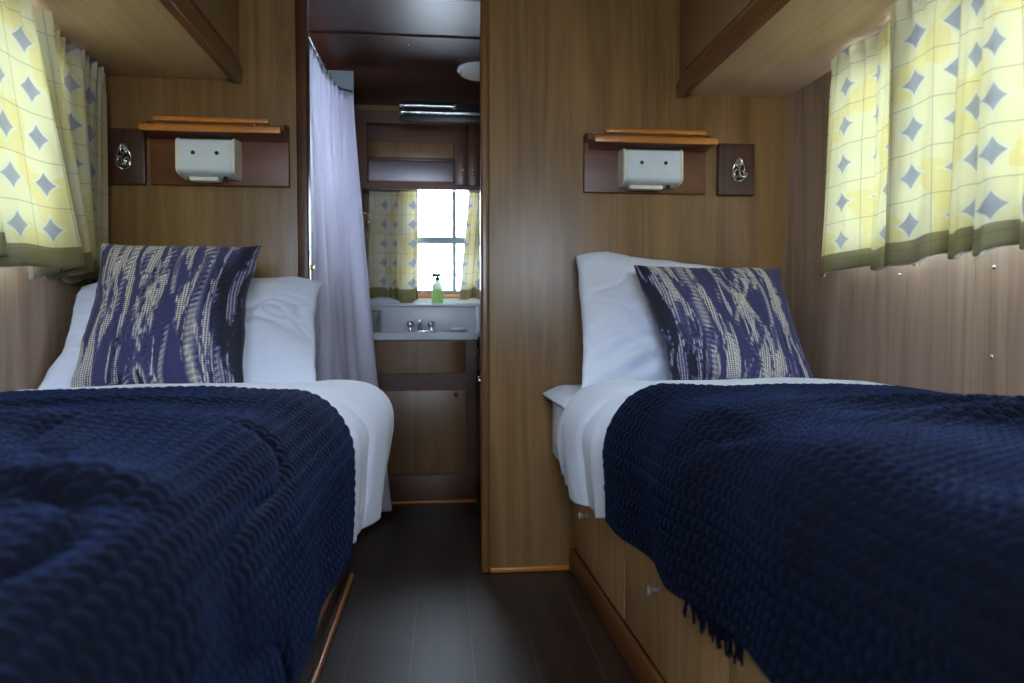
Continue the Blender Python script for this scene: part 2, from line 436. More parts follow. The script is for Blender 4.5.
# bathroom shell
BW = (-.20, .172, 1.015, 1.575); YB = 3.66
st(boxes('wall_bathroom_back', [(XB, BW[0], YB, YB + .05, 0, 1.99), (BW[1], .55, YB, YB + .05, 0, 1.99), (BW[0], BW[1], YB, YB + .05, 0, BW[2]), (BW[0], BW[1], YB, YB + .05, BW[3], 1.99)], 'laminate'))
st(box('wall_bathroom_right', .55, .60, D + .03, YB + .05, 0, 1.99, 'laminate', bev=0))
st(boxes('wall_bathroom_left', [(XB - .05, XB, D + .03, 2.55, 0, 1.99), (XB - .05, XB, 3.05, YB + .05, 0, 1.99), (XB - .05, XB, 2.55, 3.05, 0, 1.42), (XB - .05, XB, 2.55, 3.05, 1.72, 1.99)], 'white_ledge'))
window_x(XB - .01, 2.55, 3.05, 1.42, 1.72, -1)  # unseen shower window, added so the shower curtain glows
window_y(BW[0], BW[1], YB + .005, BW[2], BW[3], [(BW[0] + .014, BW[1] - .014, YB + .002, YB + .034, 1.274, 1.310), (.040, .062, YB + .003, YB + .03, BW[2] + .014, BW[3] - .014)], .014)
st(box('trim_4', -.46, .55, YB - .008, YB, .985, 1.012, 'shelf', bev=.003))
st(box('trim_5', -.98, .55, 2.742, 2.752, 1.982, 1.99, 'jamb', bev=.002))
st(box('door_1', .170, .192, 2.40, 3.10, .02, 1.90, 'jamb'))
# small screws in the bathroom ceiling
for (x, y) in ((-.17, 2.42), (-.145, 2.83)):
    st(lathe('trim_6', [(.005, 0), (.004, .003), (0, .004)], (x, y, 1.99), 'chrome', None, 'Z', 12)).scale = (1, 1, -1)
for o in bpy.data.objects:
    if o.name.startswith('trim_6'):
        o.scale = (1, 1, 1); o.data.transform(Matrix.Translation((0, 0, 3.98)) @ Matrix.Scale(-1, 4, (0, 0, 1))); o.data.flip_normals()

# ================================================================= OVERHEAD CABINETS
def overhead(side):
    s = 1 if side == 'right' else -1
    xi = .802 if s == 1 else -.654; xo = (XR if s == 1 else XL) - s * .0015
    r = empty('overhead_cabinet', ((xi + xo) / 2, 1.1, 1.655),
              'wooden overhead cabinet running above the %s bed and its window curtain' % side, 'cabinet', 'overhead cabinets above the beds')
    def X(a, b): return sorted((a, b))
    x0, x1 = X(xi + s * .012, xo)
    box('bottom_panel', x0, x1, -.9, D - .002, 1.660, 1.672, 'cabinet_under', r)
    x0, x1 = X(xi + s * .010, xi + s * .026)
    box('front_panel', x0, x1, -.9, D - .002, 1.672, ZC - .002, 'cabinet_front', r)
    for k in range(3):
        y0 = -.8 + k * 1.04
        x0, x1 = X(xi + s * .003, xi + s * .010)
        d = box('door', x0, x1, y0, y0 + 1.0, 1.72, ZC - .03, 'cabinet_front', r, .003)
    bm = bmesh.new()
    x0, x1 = X(xi, xi + s * .030); abox(bm, x0, x1, -.9, D - .002, 1.648, 1.660, .004)
    x0, x1 = X(xi, xi + s * .011); abox(bm, x0, x1, -.9, D - .002, 1.655, 1.700, .004)
    link('edge_moulding', bm_mesh(bm, 'edge'), 'moulding', r)
overhead('left'); overhead('right')

# ================================================================= SHELVES, LIGHTS, PLAQUES
def bed_shelf(side):
    s = 1 if side == 'right' else -1
    b0, b1 = (.475, .905) if s == 1 else (-.942, -.507)
    f0, f1 = b0 + .014, b1 - .002
    r = empty('wall_shelf', ((b0 + b1) / 2, D, 1.314), 'small stained wooden shelf with a guard rail on the wall above the %s pillow' % side, 'shelf', 'wall shelves over the beds')
    box('back_board', b0, b1, D - .018, D - .001, 1.314, 1.512, 'board', r, .003)
    poly = [(f0, D - .018), (f1, D - .018), (f1, D - .122), (f0, D - .122)]
    prism('shelf_board', poly, 1.460, 1.478, 'board', r, .002)
    box('front_lip', f0 - .002, f1 + .002, D - .130, D - .1225, 1.458, 1.480, 'shelf', r, .0035)
    box('guard_rail', f0 + .035, f1 - .035, D - .120, D - .106, 1.490, 1.506, 'shelf', r, .004)
    for x in (f0 + .06, f1 - .08):
        lathe('rail_post', [(.006, 0), (.003, .003), (.003, .009), (.006, .012)], (x, D - .113, 1.4795), 'chrome', r, 'Z', 12)
    # slanting end brackets, deep at the shelf, thin at the foot
    for x in (b0 + .002, b1 - .014):
        bm = bmesh.new()
        pts = [(D - .018, 1.512), (D - .075, 1.500), (D - .075, 1.480), (D - .018, 1.4805)]
        a = [bm.verts.new((x, y, z)) for y, z in pts]; c = [bm.verts.new((x + .012, y, z)) for y, z in pts]
        bm.faces.new(a); bm.faces.new(c[::-1])
        for k in range(4): bm.faces.new((a[k], a[(k + 1) % 4], c[(k + 1) % 4], c[k]))
        link('end_bracket', bm_mesh(bm, 'b'), 'board', r)
    # reading light
    l0, l1 = (.592, .796) if s == 1 else (-.834, -.655)
    yb, yf = D - .0185, D - .100
    q = empty('reading_light', ((l0 + l1) / 2, yb, 1.31), 'white box-shaped reading light mounted under the shelf above the %s bed' % side, 'lamp', 'reading lights over the beds')
    prof = [(yb, 1.452), (yf + .012, 1.446), (yf + .003, 1.440), (yf, 1.430), (yf - .002, 1.352), (yf + .003, 1.343), (yf + .014, 1.337), (yb - .012, 1.330), (yb, 1.331)]
    def shell(name, x0, x1, mat, grow=0.0):
        cy = sum(p[0] for p in prof) / len(prof); czz = 1.385
        bm = bmesh.new(); pr_ = [(yb if i in (0, len(prof) - 1) else (y - cy) * (1 + grow) + cy, (z - czz) * (1 + grow) + czz) for i, (y, z) in enumerate(prof)]
        a = [bm.verts.new((x0, y, z)) for y, z in pr_]; c = [bm.verts.new((x1, y, z)) for y, z in pr_]
        bm.faces.new(a); bm.faces.new(c[::-1]); n = len(pr_)
        for k in range(n): bm.faces.new((a[k], a[(k + 1) % n], c[(k + 1) % n], c[k]))
        bmesh.ops.recalc_face_normals(bm, faces=bm.faces)
        ends = [e for e in bm.edges if all(abs(v.co.x - x0) < 1e-6 for v in e.verts) or all(abs(v.co.x - x1) < 1e-6 for v in e.verts)]
        bmesh.ops.bevel(bm, geom=ends, offset=.003, segments=2, affect='EDGES')
        return link(name, bm_mesh(bm, name, ang=35), mat, q)
    shell('housing', l0 + .010, l1 - .010, 'lamp_white')
    shell('end_cap', l0, l0 + .0105, 'lamp_cap', .05); shell('end_cap', l1 - .0105, l1, 'lamp_cap', .05)
    for fx in (.30, .70):
        lathe('vent_hole', [(.0062, -.001), (.0062, .0012), (.0045, .002), (0, .002)], (l0 + (l1 - l0) * fx, yf - .0012, 1.400), 'black', q, '-Y', 16)
    box('diffuser', l0 + .03, l1 - .06, yf + .03, yb - .014, 1.319, 1.3325, 'lamp_cap', q, .003)
    lathe('switch', [(.006, 0), (.006, .010), (.004, .012), (0, .012)], (l1 - .04, yf + .035, 1.322), 'black', q, 'Z', 14)
    # plaque with ornate hook
    p0, p1 = (.950, 1.082) if s == 1 else (-1.072, -.957)
    pl_ = empty('wall_plaque', ((p0 + p1) / 2, D, 1.31), 'dark wooden square plaque with a silvery scroll hook, in the corner beside the %s shelf' % side, 'plaque', 'hook plaques beside the shelves')
    box('plate', p0, p1, D - .019, D - .001, 1.312, 1.492, 'plaque', pl_, .005)
    cx = (p0 + p1) / 2 + (.005 if s == 1 else -.004); cz = 1.400; y = D - .024
    bm = bmesh.new()
    def loop(fn, r=.0028, n=28): tube_bm(bm, [fn(k / n * 2 * PI) for k in range(n)], r, 8, True)
    loop(lambda t: (cx + .021 * math.sin(t) * (1 - .45 * math.cos(t)) , y - .006 * abs(math.sin(t * 2)), cz + .040 * math.cos(t)), .0032)
    loop(lambda t: (cx + .009 * math.sin(t), y - .004, cz + .018 + .010 * math.cos(t)))
    loop(lambda t: (cx - .008 + .009 * math.sin(t), y - .005, cz - .014 + .013 * math.cos(t)))
    loop(lambda t: (cx + .010 + .008 * math.sin(t), y - .005, cz - .016 + .012 * math.cos(t)))
    tube_bm(bm, [(cx, y, cz + .038), (cx + .004, y - .008, cz + .012), (cx - .004, y - .012, cz - .008), (cx + .002, y - .020, cz - .028), (cx + .014, y - .028, cz - .030), (cx + .019, y - .026, cz - .018)], [.004, .004, .005, .005, .0045, .004], 10)
    lathe_bm(bm, [(.006, 0), (.006, .006), (0, .010)], (cx, D - .0195, cz + .018), '-Y', 14)
    lathe_bm(bm, [(.006, 0), (.006, .006), (0, .010)], (cx, D - .0195, cz - .020), '-Y', 14)
    link('scroll_hook', bm_mesh(bm, 'hook', ang=60), 'chrome', pl_)
bed_shelf('left'); bed_shelf('right')

# ================================================================= BEDS
def bed_base(side):
    s = 1 if side == 'right' else -1
    if s == 1: face = lambda y: .434 + .043 * (2.26 - y); xo = XR - .002
    else: face = lambda y: -.330; xo = XL + .002
    Y0, Y1 = .30, D - .002
    r = empty('storage_bed', ((face(1.3) + xo) / 2, 1.3, 0), 'built-in wooden bed base with knobbed storage doors under the %s bed' % side, 'bed', 'storage beds')
    ins = s * (.029 if s == 1 else .016)
    pb = [(face(Y0) + ins, Y0), (xo, Y0), (xo, Y1), (face(Y1) + ins, Y1)]
    if s < 0: pb = [(face(Y0) + ins, Y0), (xo, Y0), (xo, Y1), (face(Y1) + ins, Y1)]
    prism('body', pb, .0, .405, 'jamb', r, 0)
    def strip(name, y0, y1, z0, z1, out, th, mat, bev=.003):
        f = lambda y: face(y) - s * out
        return prism(name, [(f(y0), y0), (f(y0) + s * th, y0), (f(y1) + s * th, y1), (f(y1), y1)], z0, z1, mat, r, bev)
    if s == 1:
        strip('kick_board', Y0, Y1, 0, .078, 0, .0155, 'kick')
        doors = [(1.745, 2.325, 2.14, .250), (1.145, 1.737, 1.49, .268), (.545, 1.137, .84, .30)]
    else:
        strip('kick_board', Y0, Y1, 0, .085, -.008, .0075, 'jamb', .001)  # dark wood puts the kick board's shadow into its colour
        bm = bmesh.new()
        tube_bm(bm, [(-.318, Y0, .010), (-.318, 2.33, .010)], .010, 10); link('floor_beading', bm_mesh(bm, 'bead'), 'shelf', r)
        doors = [(1.60, 2.325, 2.2, .285), (1.05, 1.592, 1.5, .30), (.5, 1.042, .84, .30)]
    for (a, b, ky, kz) in doors:
        d = strip('door', a, b, .083, .398, -.013 if s == 1 else 0, .0285 if s == 1 else .0155, 'drawer', .0025)
        if s == 1:
            lathe('knob', [(.010, 0), (.010, .002), (.005, .004), (.0045, .014), (.010, .018), (.0125, .023), (.010, .028), (0, .030)],
                  (face(ky) + .0132, ky, kz), 'nickel', d, '-X', 20)
bed_base('left'); bed_base('right')

def rounded_slab(name, x0, x1, y0, y1, z0, z1, bev, mat, parent=None):
    return box(name, x0, x1, y0, y1, z0, z1, mat, parent, bev)
def mattress(side):
    s = 1 if side == 'right' else -1
    poly = [(.500, .34), (XR - .004, .34), (XR - .004, D - .008), (.367, D - .008), (.367, 2.20), (.425, 1.70)] if s == 1 else [(-.285, .34), (XL + .004, .34), (XL + .004, D - .008), (-.285, D - .008)]
    r = prism('mattress', poly, .407, .625, 'linen2', None, .018)
    tag(r, 'white mattress in a fitted sheet, on the %s bed base' % side, 'mattress', 'mattresses')
mattress('left'); mattress('right')

# flat sheet whose folded end sticks out at the head of each bed
def head_sheet(side):
    s = 1 if side == 'right' else -1
    nu, nv = 60, 24
    u = np.linspace(0, 1, nu)[:, None] * np.ones((1, nv)); v = np.ones((nu, 1)) * np.linspace(0, 1, nv)[None]
    if s == 1:
        x = .332 + (XR - .01 - .332) * u; y = 2.06 + .26 * v
        z = .640 + .014 * v + .006 * fbm(u * 9, v * 4, 3, 5)
        over = np.clip((.40 - x) / .07, 0, 1); z = z - .030 * over ** 1.3
        x = x + .03 * over * (1 - v)
        me = grid_mesh('sheet', np.stack([x, y, z], -1))
        o = link('bed_sheet', me, 'linen2'); solid(o, .012, -1)
        tag(o, 'white folded sheet corner jutting out below the upright pillow of the right bed', 'sheet')
    else:
        x = XL + .012 + (.75) * u; y = 1.885 + .30 * v
        z = .672 + .010 * (1 - u) + .006 * fbm(u * 9, v * 4, 3, 6)
        me = grid_mesh('sheet', np.stack([x, y, z], -1))
        o = link('bed_sheet', me, 'linen2'); solid(o, .020, 0)
        tag(o, 'white folded sheet edge against the wall, under the left bed pillow', 'sheet')
head_sheet('left'); head_sheet('right')

# ---- draped covers
def drape(Xw, s, A, zt, r, drop, yy, nu, off, extra=None, flare=.02, smooth_r=.0):
    """sheet lying from the wall (a=0) to the rounded edge (a=A) and hanging down to zt-drop"""
    L1 = A - r; L2 = r * PI / 2; L3 = max(drop - r, .01); L = L1 + L2 + L3
    t = np.linspace(0, L, nu)[:, None] * np.ones((1, len(yy))); Y = np.ones((nu, 1)) * yy[None]
    a = np.where(t < L1, t, np.where(t < L1 + L2, L1 + r * np.sin(np.clip((t - L1) / r, 0, PI / 2)), A))
    z = np.where(t < L1, zt, np.where(t < L1 + L2, zt - r + r * np.cos(np.clip((t - L1) / r, 0, PI / 2)), zt - r - (t - L1 - L2)))
    z = np.asarray(z, float) * np.ones_like(t)
    hang = np.clip((t - L1 - L2) / L3, 0, 1)
    a = a + flare * hang ** 1.5
    P = np.stack([Xw - s * a, Y, z], -1)
    return P, t, Y, hang, L
def duvet(side):
    s = 1 if side == 'right' else -1
    Xw, A = (XR - .012, .842) if s == 1 else (XL + .012, .868)
    y1 = 2.09 if s == 1 else 2.03
    yy = np.linspace(.40, y1, 330); nu = 240
    P, t, Y, hang, L = drape(Xw, s, A, .674, .135, .31 if s == 1 else .355, yy, nu, 0, flare=-.02)
    edge_f = np.clip((t - (A - .25)) / .2, 0, 1) ** 1.5
    out = np.interp(Y, [.4, 1.0, 1.3, 1.67, 1.85, 2.1], [-.100, -.088, -.068, -.044, -.018, 0]) if s == 1 else np.interp(Y, [.4, 1.7, 1.82, 1.95, 2.05], [-.034, -.034, -.008, .012, .015])
    P[..., 0] -= s * out * np.clip(t / A, 0, 1)
    P[..., 1] -= (1 - edge_f) * (.17 if s == 1 else .11) * np.clip((Y - 1.2) / (y1 - 1.2), 0, 1)
    P[..., 2] += .016 * np.clip((Y - 1.70) / .12, 0, 1) * np.clip(1 - hang * 3, 0, 1)
    a = t
    N = normals(P); N *= np.sign(N[10, 10, 2])
    crown = .010 * np.sin(np.clip(t / (A - .05), 0, 1) * PI)
    # soft roll-over at the pillow end
    e = np.clip((Y - (y1 - .09)) / .09, 0, 1)
    roll = -.055 * (1 - np.sqrt(np.clip(1 - e ** 2, 0, 1)))
    wr_ = .016 * fbm(Y * 5, t * 3, 4, 11 + s) + hang * .020 * fbm(Y * 11, t * 2.0, 3, 3 + s)
    side_m = np.clip((t - (A - .10)) / .10, 0, 1)
    wr_ = wr_ + side_m * .010 * np.sin(Y * 26 + 3 * vnoise(Y * 3, t, 2)) * (.4 + hang)
    wr_ = wr_ - .010 * np.exp(-(np.abs(fbm(Y * 5, t * 2.2, 2, 41)) / .02) ** 2) * side_m
    under = np.clip((Y - 1.62) / .12, 0, 1)
    wr_ = wr_ * np.clip(t / .03, 0, 1) * (.15 + .85 * under) - (1 - under) * (.008 + .014 * np.clip((t - .5) / .3, 0, 1)) * np.clip(t / .1, 0, 1)
    P = P + N * (crown + wr_)[..., None]
    P[..., 2] += roll * (t < A * 1.2) * 1.0
    if s == -1:      # the corner of this duvet juts into the aisle
        c = np.clip((Y - 1.80) / .22, 0, 1) ** 1.5 * np.exp(-((t - (A + .02)) / .12) ** 2)
        P[..., 0] += .030 * c; P[..., 2] += .050 * c
        # hem lifts towards the head end
    hm = np.clip((Y - (y1 - .25)) / .25, 0, 1) ** 2
    if s == 1:
        P[..., 0] += hm * hang * .00
    P[..., 2] += hang * (1 - under) * .035
    me = grid_mesh('duvet', P)
    o = link('duvet', me, 'linen'); solid(o, .014, -1 if s == 1 else 1)
    tag(o, 'white duvet hanging over the aisle edge of the %s bed beneath the navy throw' % side, 'duvet', 'duvets')
    return o
duvet('left'); duvet('right')

def throw(side):
    s = 1 if side == 'right' else -1
    Xw, A = (XR - .016, .858) if s == 1 else (XL + .016, .884)
    y0, y1 = .28, (1.67 if s == 1 else 1.76)
    yy = np.linspace(y0, y1, 420); nu = 330
    drop = .305 if s == 1 else .362
    P, t, Y, hang, L = drape(Xw, s, A, .694, .150, drop, yy, nu, 0, flare=.0)
    out = np.interp(Y, [.4, 1.0, 1.3, 1.67], [-.124, -.109, -.085, -.062]) if s == 1 else -.055
    P[..., 0] -= s * out * np.clip(t / A, 0, 1)
    N = normals(P); N *= np.sign(N[10, 10, 2])
    crown = .010 * np.sin(np.clip(t / (A - .05), 0, 1) * PI)
    top = np.clip((A - .04 - t) / .12, 0, 1)
    wr_ = .012 * fbm(Y * 4, t * 3, 4, 21 + s) + .004
    g = lambda c, w_: np.exp(-((Y - c) / w_) ** 2)
    if s == 1:
        m = np.clip((.62 - t) / .3, 0, 1)
        wr_ = wr_ + m * (.022 * g(1.24 + .10 * t, .03) + .034 * g(.98 + .16 * t, .04) - .014 * g(1.12 + .14 * t, .03) + .02 * g(.74 - .05 * t, .05))
        wr_ = wr_ + .012 * np.clip((t - .5) / .2, 0, 1) * np.sin(Y * 17 + 4 * t + 2) * vnoise(Y * 4, t * 3, 8)
    else:
        m = np.clip((.75 - t) / .3, 0, 1)
        wr_ = wr_ + m * (.022 * g(1.13 + .05 * t, .06) + .012 * g(1.40 + .10 * t, .03) - .008 * g(1.30, .03)) + top * .018 * g(.62 + .2 * t, .05) - top * .02 * g(.52 + .25 * t, .035)
        wr_ = wr_ + .012 * np.clip((t - .5) / .2, 0, 1) * np.sin(Y * 15 + 3 * t + 1) * vnoise(Y * 4, t * 3, 9)
    wr_ = wr_ - .011 * np.exp(-(np.abs(fbm(Y * 2.2 + t, t * 2.6 - Y * .6, 2, 61 + s)) / .02) ** 2) * np.clip((1.35 - Y) / .2, 0, 1) * np.clip(t / .2, 0, 1)
    # cable knit : columns along the bed, each a two-strand twist
    W = .027
    k = t / W; kk = np.floor(k); fx = k - kk - .5
    col = np.cos(fx * PI) ** .6
    ph = Y / .022 + kk * .37
    strand = np.sin(2 * PI * ph + np.sign(fx) * fx * 2 * PI * .9)
    knit = col * (.0026 + .0018 * strand)
    edge = np.clip((y1 - Y) / .01, 0, 1) * np.clip((L - t) / .01, 0, 1)
    P = P + N * ((crown + wr_) * np.clip(t / .03, .3, 1) + knit * edge)[..., None]
    # wavy hem
    P[..., 2] += hang * .012 * (vnoise(Y * 8, 0 * Y, 4) - .5) * 2
    if s == 1: P[..., 1] += (np.clip(t - .0, 0, 1) ** 2 * -.06) * np.clip((Y - 1.2) / .4, 0, 1)
    else: P[..., 1] += (np.clip(t - .3, 0, 1) ** 2 * .10) * np.clip((Y - 1.2) / .4, 0, 1)
    UV = np.stack([t, Y], -1)
    me = grid_mesh('throw', P, UV)
    o = link('throw_blanket', me, 'throw'); solid(o, .008, -1 if s == 1 else 1)
    tag(o, 'navy blue cable-knit throw spread over the white duvet of the %s bed' % side, 'blanket', 'navy throws')
    return o, P
th_l, PL_ = throw('left'); th_r, PR_ = throw('right')
# fringe tassels hanging from the corner of the right-hand throw
rnd = random.Random(3)
bm = bmesh.new()
for k in range(26):
    y = 1.15 - k * .007 + rnd.uniform(-.002, .002)
    j = int(np.argmin(abs(PR_[-1, :, 1] - y))); p = PR_[-1, j]
    x, z = p[0] - .002, p[2] + .006
    l = .030 + .022 * rnd.random() * (1 if k > 6 else .6); dx = rnd.uniform(-.010, .004); dy = rnd.uniform(-.010, .010)
    tube_bm(bm, [(x, y, z), (x + dx * .3 - .003, y + dy * .3, z - l * .4), (x + dx, y + dy, z - l)], [.003, .0032, .002], 6)
link('fringe', bm_mesh(bm, 'fringe'), 'throw', th_r)
th_r.children[0]['kind'] = 'stuff'

# ---- pillows
def pillow_grid(c, th, nu, nv, pinch=.05, exp=.45, sag=0):
    """c: four world corners TL, TR, BR, BL. Front face first, then the back"""
    TL, TR, BR, BL = [np.array(q, float) for q in c]
    u = np.linspace(0, 1, nu)[:, None] * np.ones((1, nv)); v = np.ones((nu, 1)) * np.linspace(0, 1, nv)[None]
    # edges bow inwards between the pointed corners
    uu = u + pinch * np.sin(PI * v) * (.5 - u) * 2 * .5
    vv = v + pinch * np.sin(PI * u) * (.5 - v) * 2 * .5
    B = lambda U, V: (TL * (1 - U)[..., None] + TR * U[..., None]) * (1 - V)[..., None] + (BL * (1 - U)[..., None] + BR * U[..., None]) * V[..., None]
    base = B(uu, vv)
    n = np.cross(TR - TL, BL - TL); n = n / np.linalg.norm(n)
    if n[1] > 0: n = -n
    h = th / 2 * (np.clip(np.sin(PI * u), 0, 1) * np.clip(np.sin(PI * v), 0, 1)) ** exp
    return u, v, base, n, h
def pillow(name, c, th, label, group, seed, mat='linen', nu=110, nv=90, flange=0.0):
    u, v, base, n, h = pillow_grid(c, th, nu, nv, .05, .5)
    wr_ = .034 * fbm(u * 4, v * 3, 4, seed) + .026 * fbm(u * 9 + 5 * v, v * 3 - u * 2, 3, seed + 4)
    B3 = (np.sin(PI * u) * .0)
    rim = 1 - np.clip(np.minimum(np.minimum(u, 1 - u), np.minimum(v, 1 - v)) / .2, 0, 1)
    base = base + np.stack([.030 * fbm(v * 4 + 2, u * 3, 3, seed + 8), 0 * u, .030 * fbm(u * 4, v * 3 + 5, 3, seed + 9) - .035 * np.clip((np.sqrt((u - .5) ** 2 + (v - .5) ** 2) - .60) / .1, 0, 1) * (v < .5)], -1) * rim[..., None]
    # creases radiating from the corners
    rad = .012 * np.sin((u * 1.0 + v * 1.4) * 24 + 4 * vnoise(u * 3, v * 3, seed)) * np.exp(-((v - .75) / .28) ** 2) * np.exp(-((u - .25) / .3) ** 2)
    env = (np.sin(PI * np.clip(u, 0, 1)) * np.sin(PI * np.clip(v, 0, 1))) ** .35
    wr_ = wr_ - .014 * np.exp(-(np.abs(fbm(u * 2.6 + v, v * 2.6 - u, 2, seed + 13)) / .022) ** 2) - .010 * np.exp(-(np.abs(fbm(u * 4 - v * 2, v * 4, 2, seed + 23)) / .02) ** 2)
    F_ = base + n * (h + (wr_ + rad) * env)[..., None]; Bk = base - n * (h * .55)[..., None]
    me = bpy.data.meshes.new(name)
    a = grid_mesh('a', F_); b = grid_mesh('b', Bk[::-1])
    bm = bmesh.new(); bm.from_mesh(a); bm.from_mesh(b)
    bmesh.ops.remove_doubles(bm, verts=bm.verts, dist=.0006)
    o = link(name, bm_mesh(bm, name, ang=170), mat)
    tag(o, label, 'pillow', group); return o
# corner positions in the room (x, y, z)
pillow('pillow', [(-1.050, 2.10, 1.00), (-.385, 2.26, 1.030), (-.385, 2.10, .665), (-1.072, 1.91, .688)], .15,
       'plain white pillow leaning on the wall behind the left bed cushion', 'white pillows', 31)
pillow('pillow', [(.432, 2.25, 1.125), (1.130, 2.27, 1.035), (1.165, 2.13, .645), (.412, 2.08, .660)], .19,
       'plain white pillow leaning on the wall behind the right bed cushion', 'white pillows', 37)

def cushion(c, th, label, seed, flip, nu=420, nv=420):
    u, v, base, n, h = pillow_grid(c, th, nu, nv, .075, .42)
    U = 1 - u if flip else u
    # yarn: long upright streaks, the black yarn gathers on one side
    wob = .02 * np.sin(v * 7 + U * 5) + .03 * fbm(U * 2, v * 3, 2, seed)
    st_ = vnoise((U + wob) * 24, v * 2.8, seed) * .5 + vnoise((U + wob) * 60, v * 6, seed + 1) * .35 + vnoise(U * 90, v * 40, seed + 2) * .15
    rows = .5 + .5 * np.sin(v * 2 * PI * 70)
    cols = .5 + .5 * np.sin(U * 2 * PI * 84)
    cream = np.clip((st_ - .47) * 12, 0, 1) * (.72 + .28 * (_rs.rand(*st_.shape) > .25))
    stitch = (.5 + .5 * np.sin(U * 2 * PI * 60 + 1.2 * np.sin(v * 9))) * .55 + rows * .45
    cream = cream * (.30 + .70 * np.clip((stitch - .30) * 4, 0, 1))
    dark = np.clip((U + .25 * (vnoise(U * 8, v * 3, seed + 9) - .5) - .80) * 7, 0, 1) * .8
    dark = np.maximum(dark, np.clip((vnoise(U * 30, v * 4, seed + 5) - .80) * 8, 0, 1) * .5)
    navy = .5 - dark * .5
    navy = navy * (.82 + .18 * rows)
    yarn = navy + (1 - navy) * cream * (1 - .25 * dark)
    # relief: vertical ribs plus crossing cables
    rib = .0016 * np.abs(np.sin(U * PI * 22)) + .0009 * rows * (.4 + .6 * cols)
    def rope(x0, amp, w_, hgt, ph, per=1.15):
        c_ = x0 + amp * np.sin(v * 2 * PI * per + ph)
        d = (U - c_) / w_
        p = np.exp(-d ** 4)
        tw = .7 + .3 * np.sin(v * 2 * PI * 26 + d * 2.5)
        return hgt * p * tw, p, tw, c_
    rel = rib
    for (x0, amp, ph, w_) in ((.44, .085, .4, .020), (.44, .085, .4 + PI, .020), (.445, .05, 1.2, .014), (.74, .012, 0, .034), (.26, .015, 2, .016), (.16, .012, 1, .014), (.58, .015, 4, .016), (.87, .01, 2, .02)):
        hh, p, tw, c_ = rope(x0, amp, w_, .0075 if w_ > .018 else .004, ph)
        rel = np.maximum(rel, rib + hh)
        mixc = np.clip((vnoise(v * 5 + x0 * 40 + amp * 30, (U - c_) * 14 + x0 * 11, seed + 2) + .25 * (tw - .7) - .40) * 8, 0, 1)
        tgt = .5 + .48 * mixc * (1 - .45 * dark) - .3 * dark * (1 - mixc)
        yarn = yarn * (1 - p * .75) + p * .75 * tgt * (.78 + .22 * tw)
    env = np.clip(np.sin(PI * u) * np.sin(PI * v) * 12, 0, 1)
    rimc = 1 - np.clip(np.minimum(np.minimum(u, 1 - u), np.minimum(v, 1 - v)) / .25, 0, 1)
    base = base + np.stack([.034 * fbm(v * 3.5 + 2, u * 2, 3, seed + 8), 0 * u, .022 * fbm(u * 3.5, v * 2 + 5, 3, seed + 9)], -1) * rimc[..., None]
    F_ = base + n * (h + rel * env + .008 * fbm(u * 4, v * 4, 3, seed) * env)[..., None]; Bk = base - n * (h * .35)[..., None]
    yarn = np.clip(yarn, 0, 1)
    a = grid_mesh('a', F_, None, {'yarn': yarn}); b = grid_mesh('b', Bk[::-1], None, {'yarn': .45 + 0 * yarn})
    bm = bmesh.new(); bm.from_mesh(a); bm.from_mesh(b)
    bmesh.ops.remove_doubles(bm, verts=bm.verts, dist=.0004)
    o = link('knitted_cushion', bm_mesh(bm, 'cushion', ang=170), 'cushion')
    tag(o, label, 'cushion', 'knitted cushions'); return o
cushion([(-.955, 2.03, 1.090), (-.512, 2.01, 1.098), (-.548, 1.90, .676), (-.995, 1.91, .676)], .18,
        'purple and cream cable-knit cushion standing against the left bed pillow', 51, False)
cushion([(.578, 2.05, 1.046), (1.040, 2.04, 1.040), (1.090, 1.91, .680), (.650, 1.91, .680)], .18,
        'purple and cream cable-knit cushion, dark corner at its left, on the right bed', 57, True)

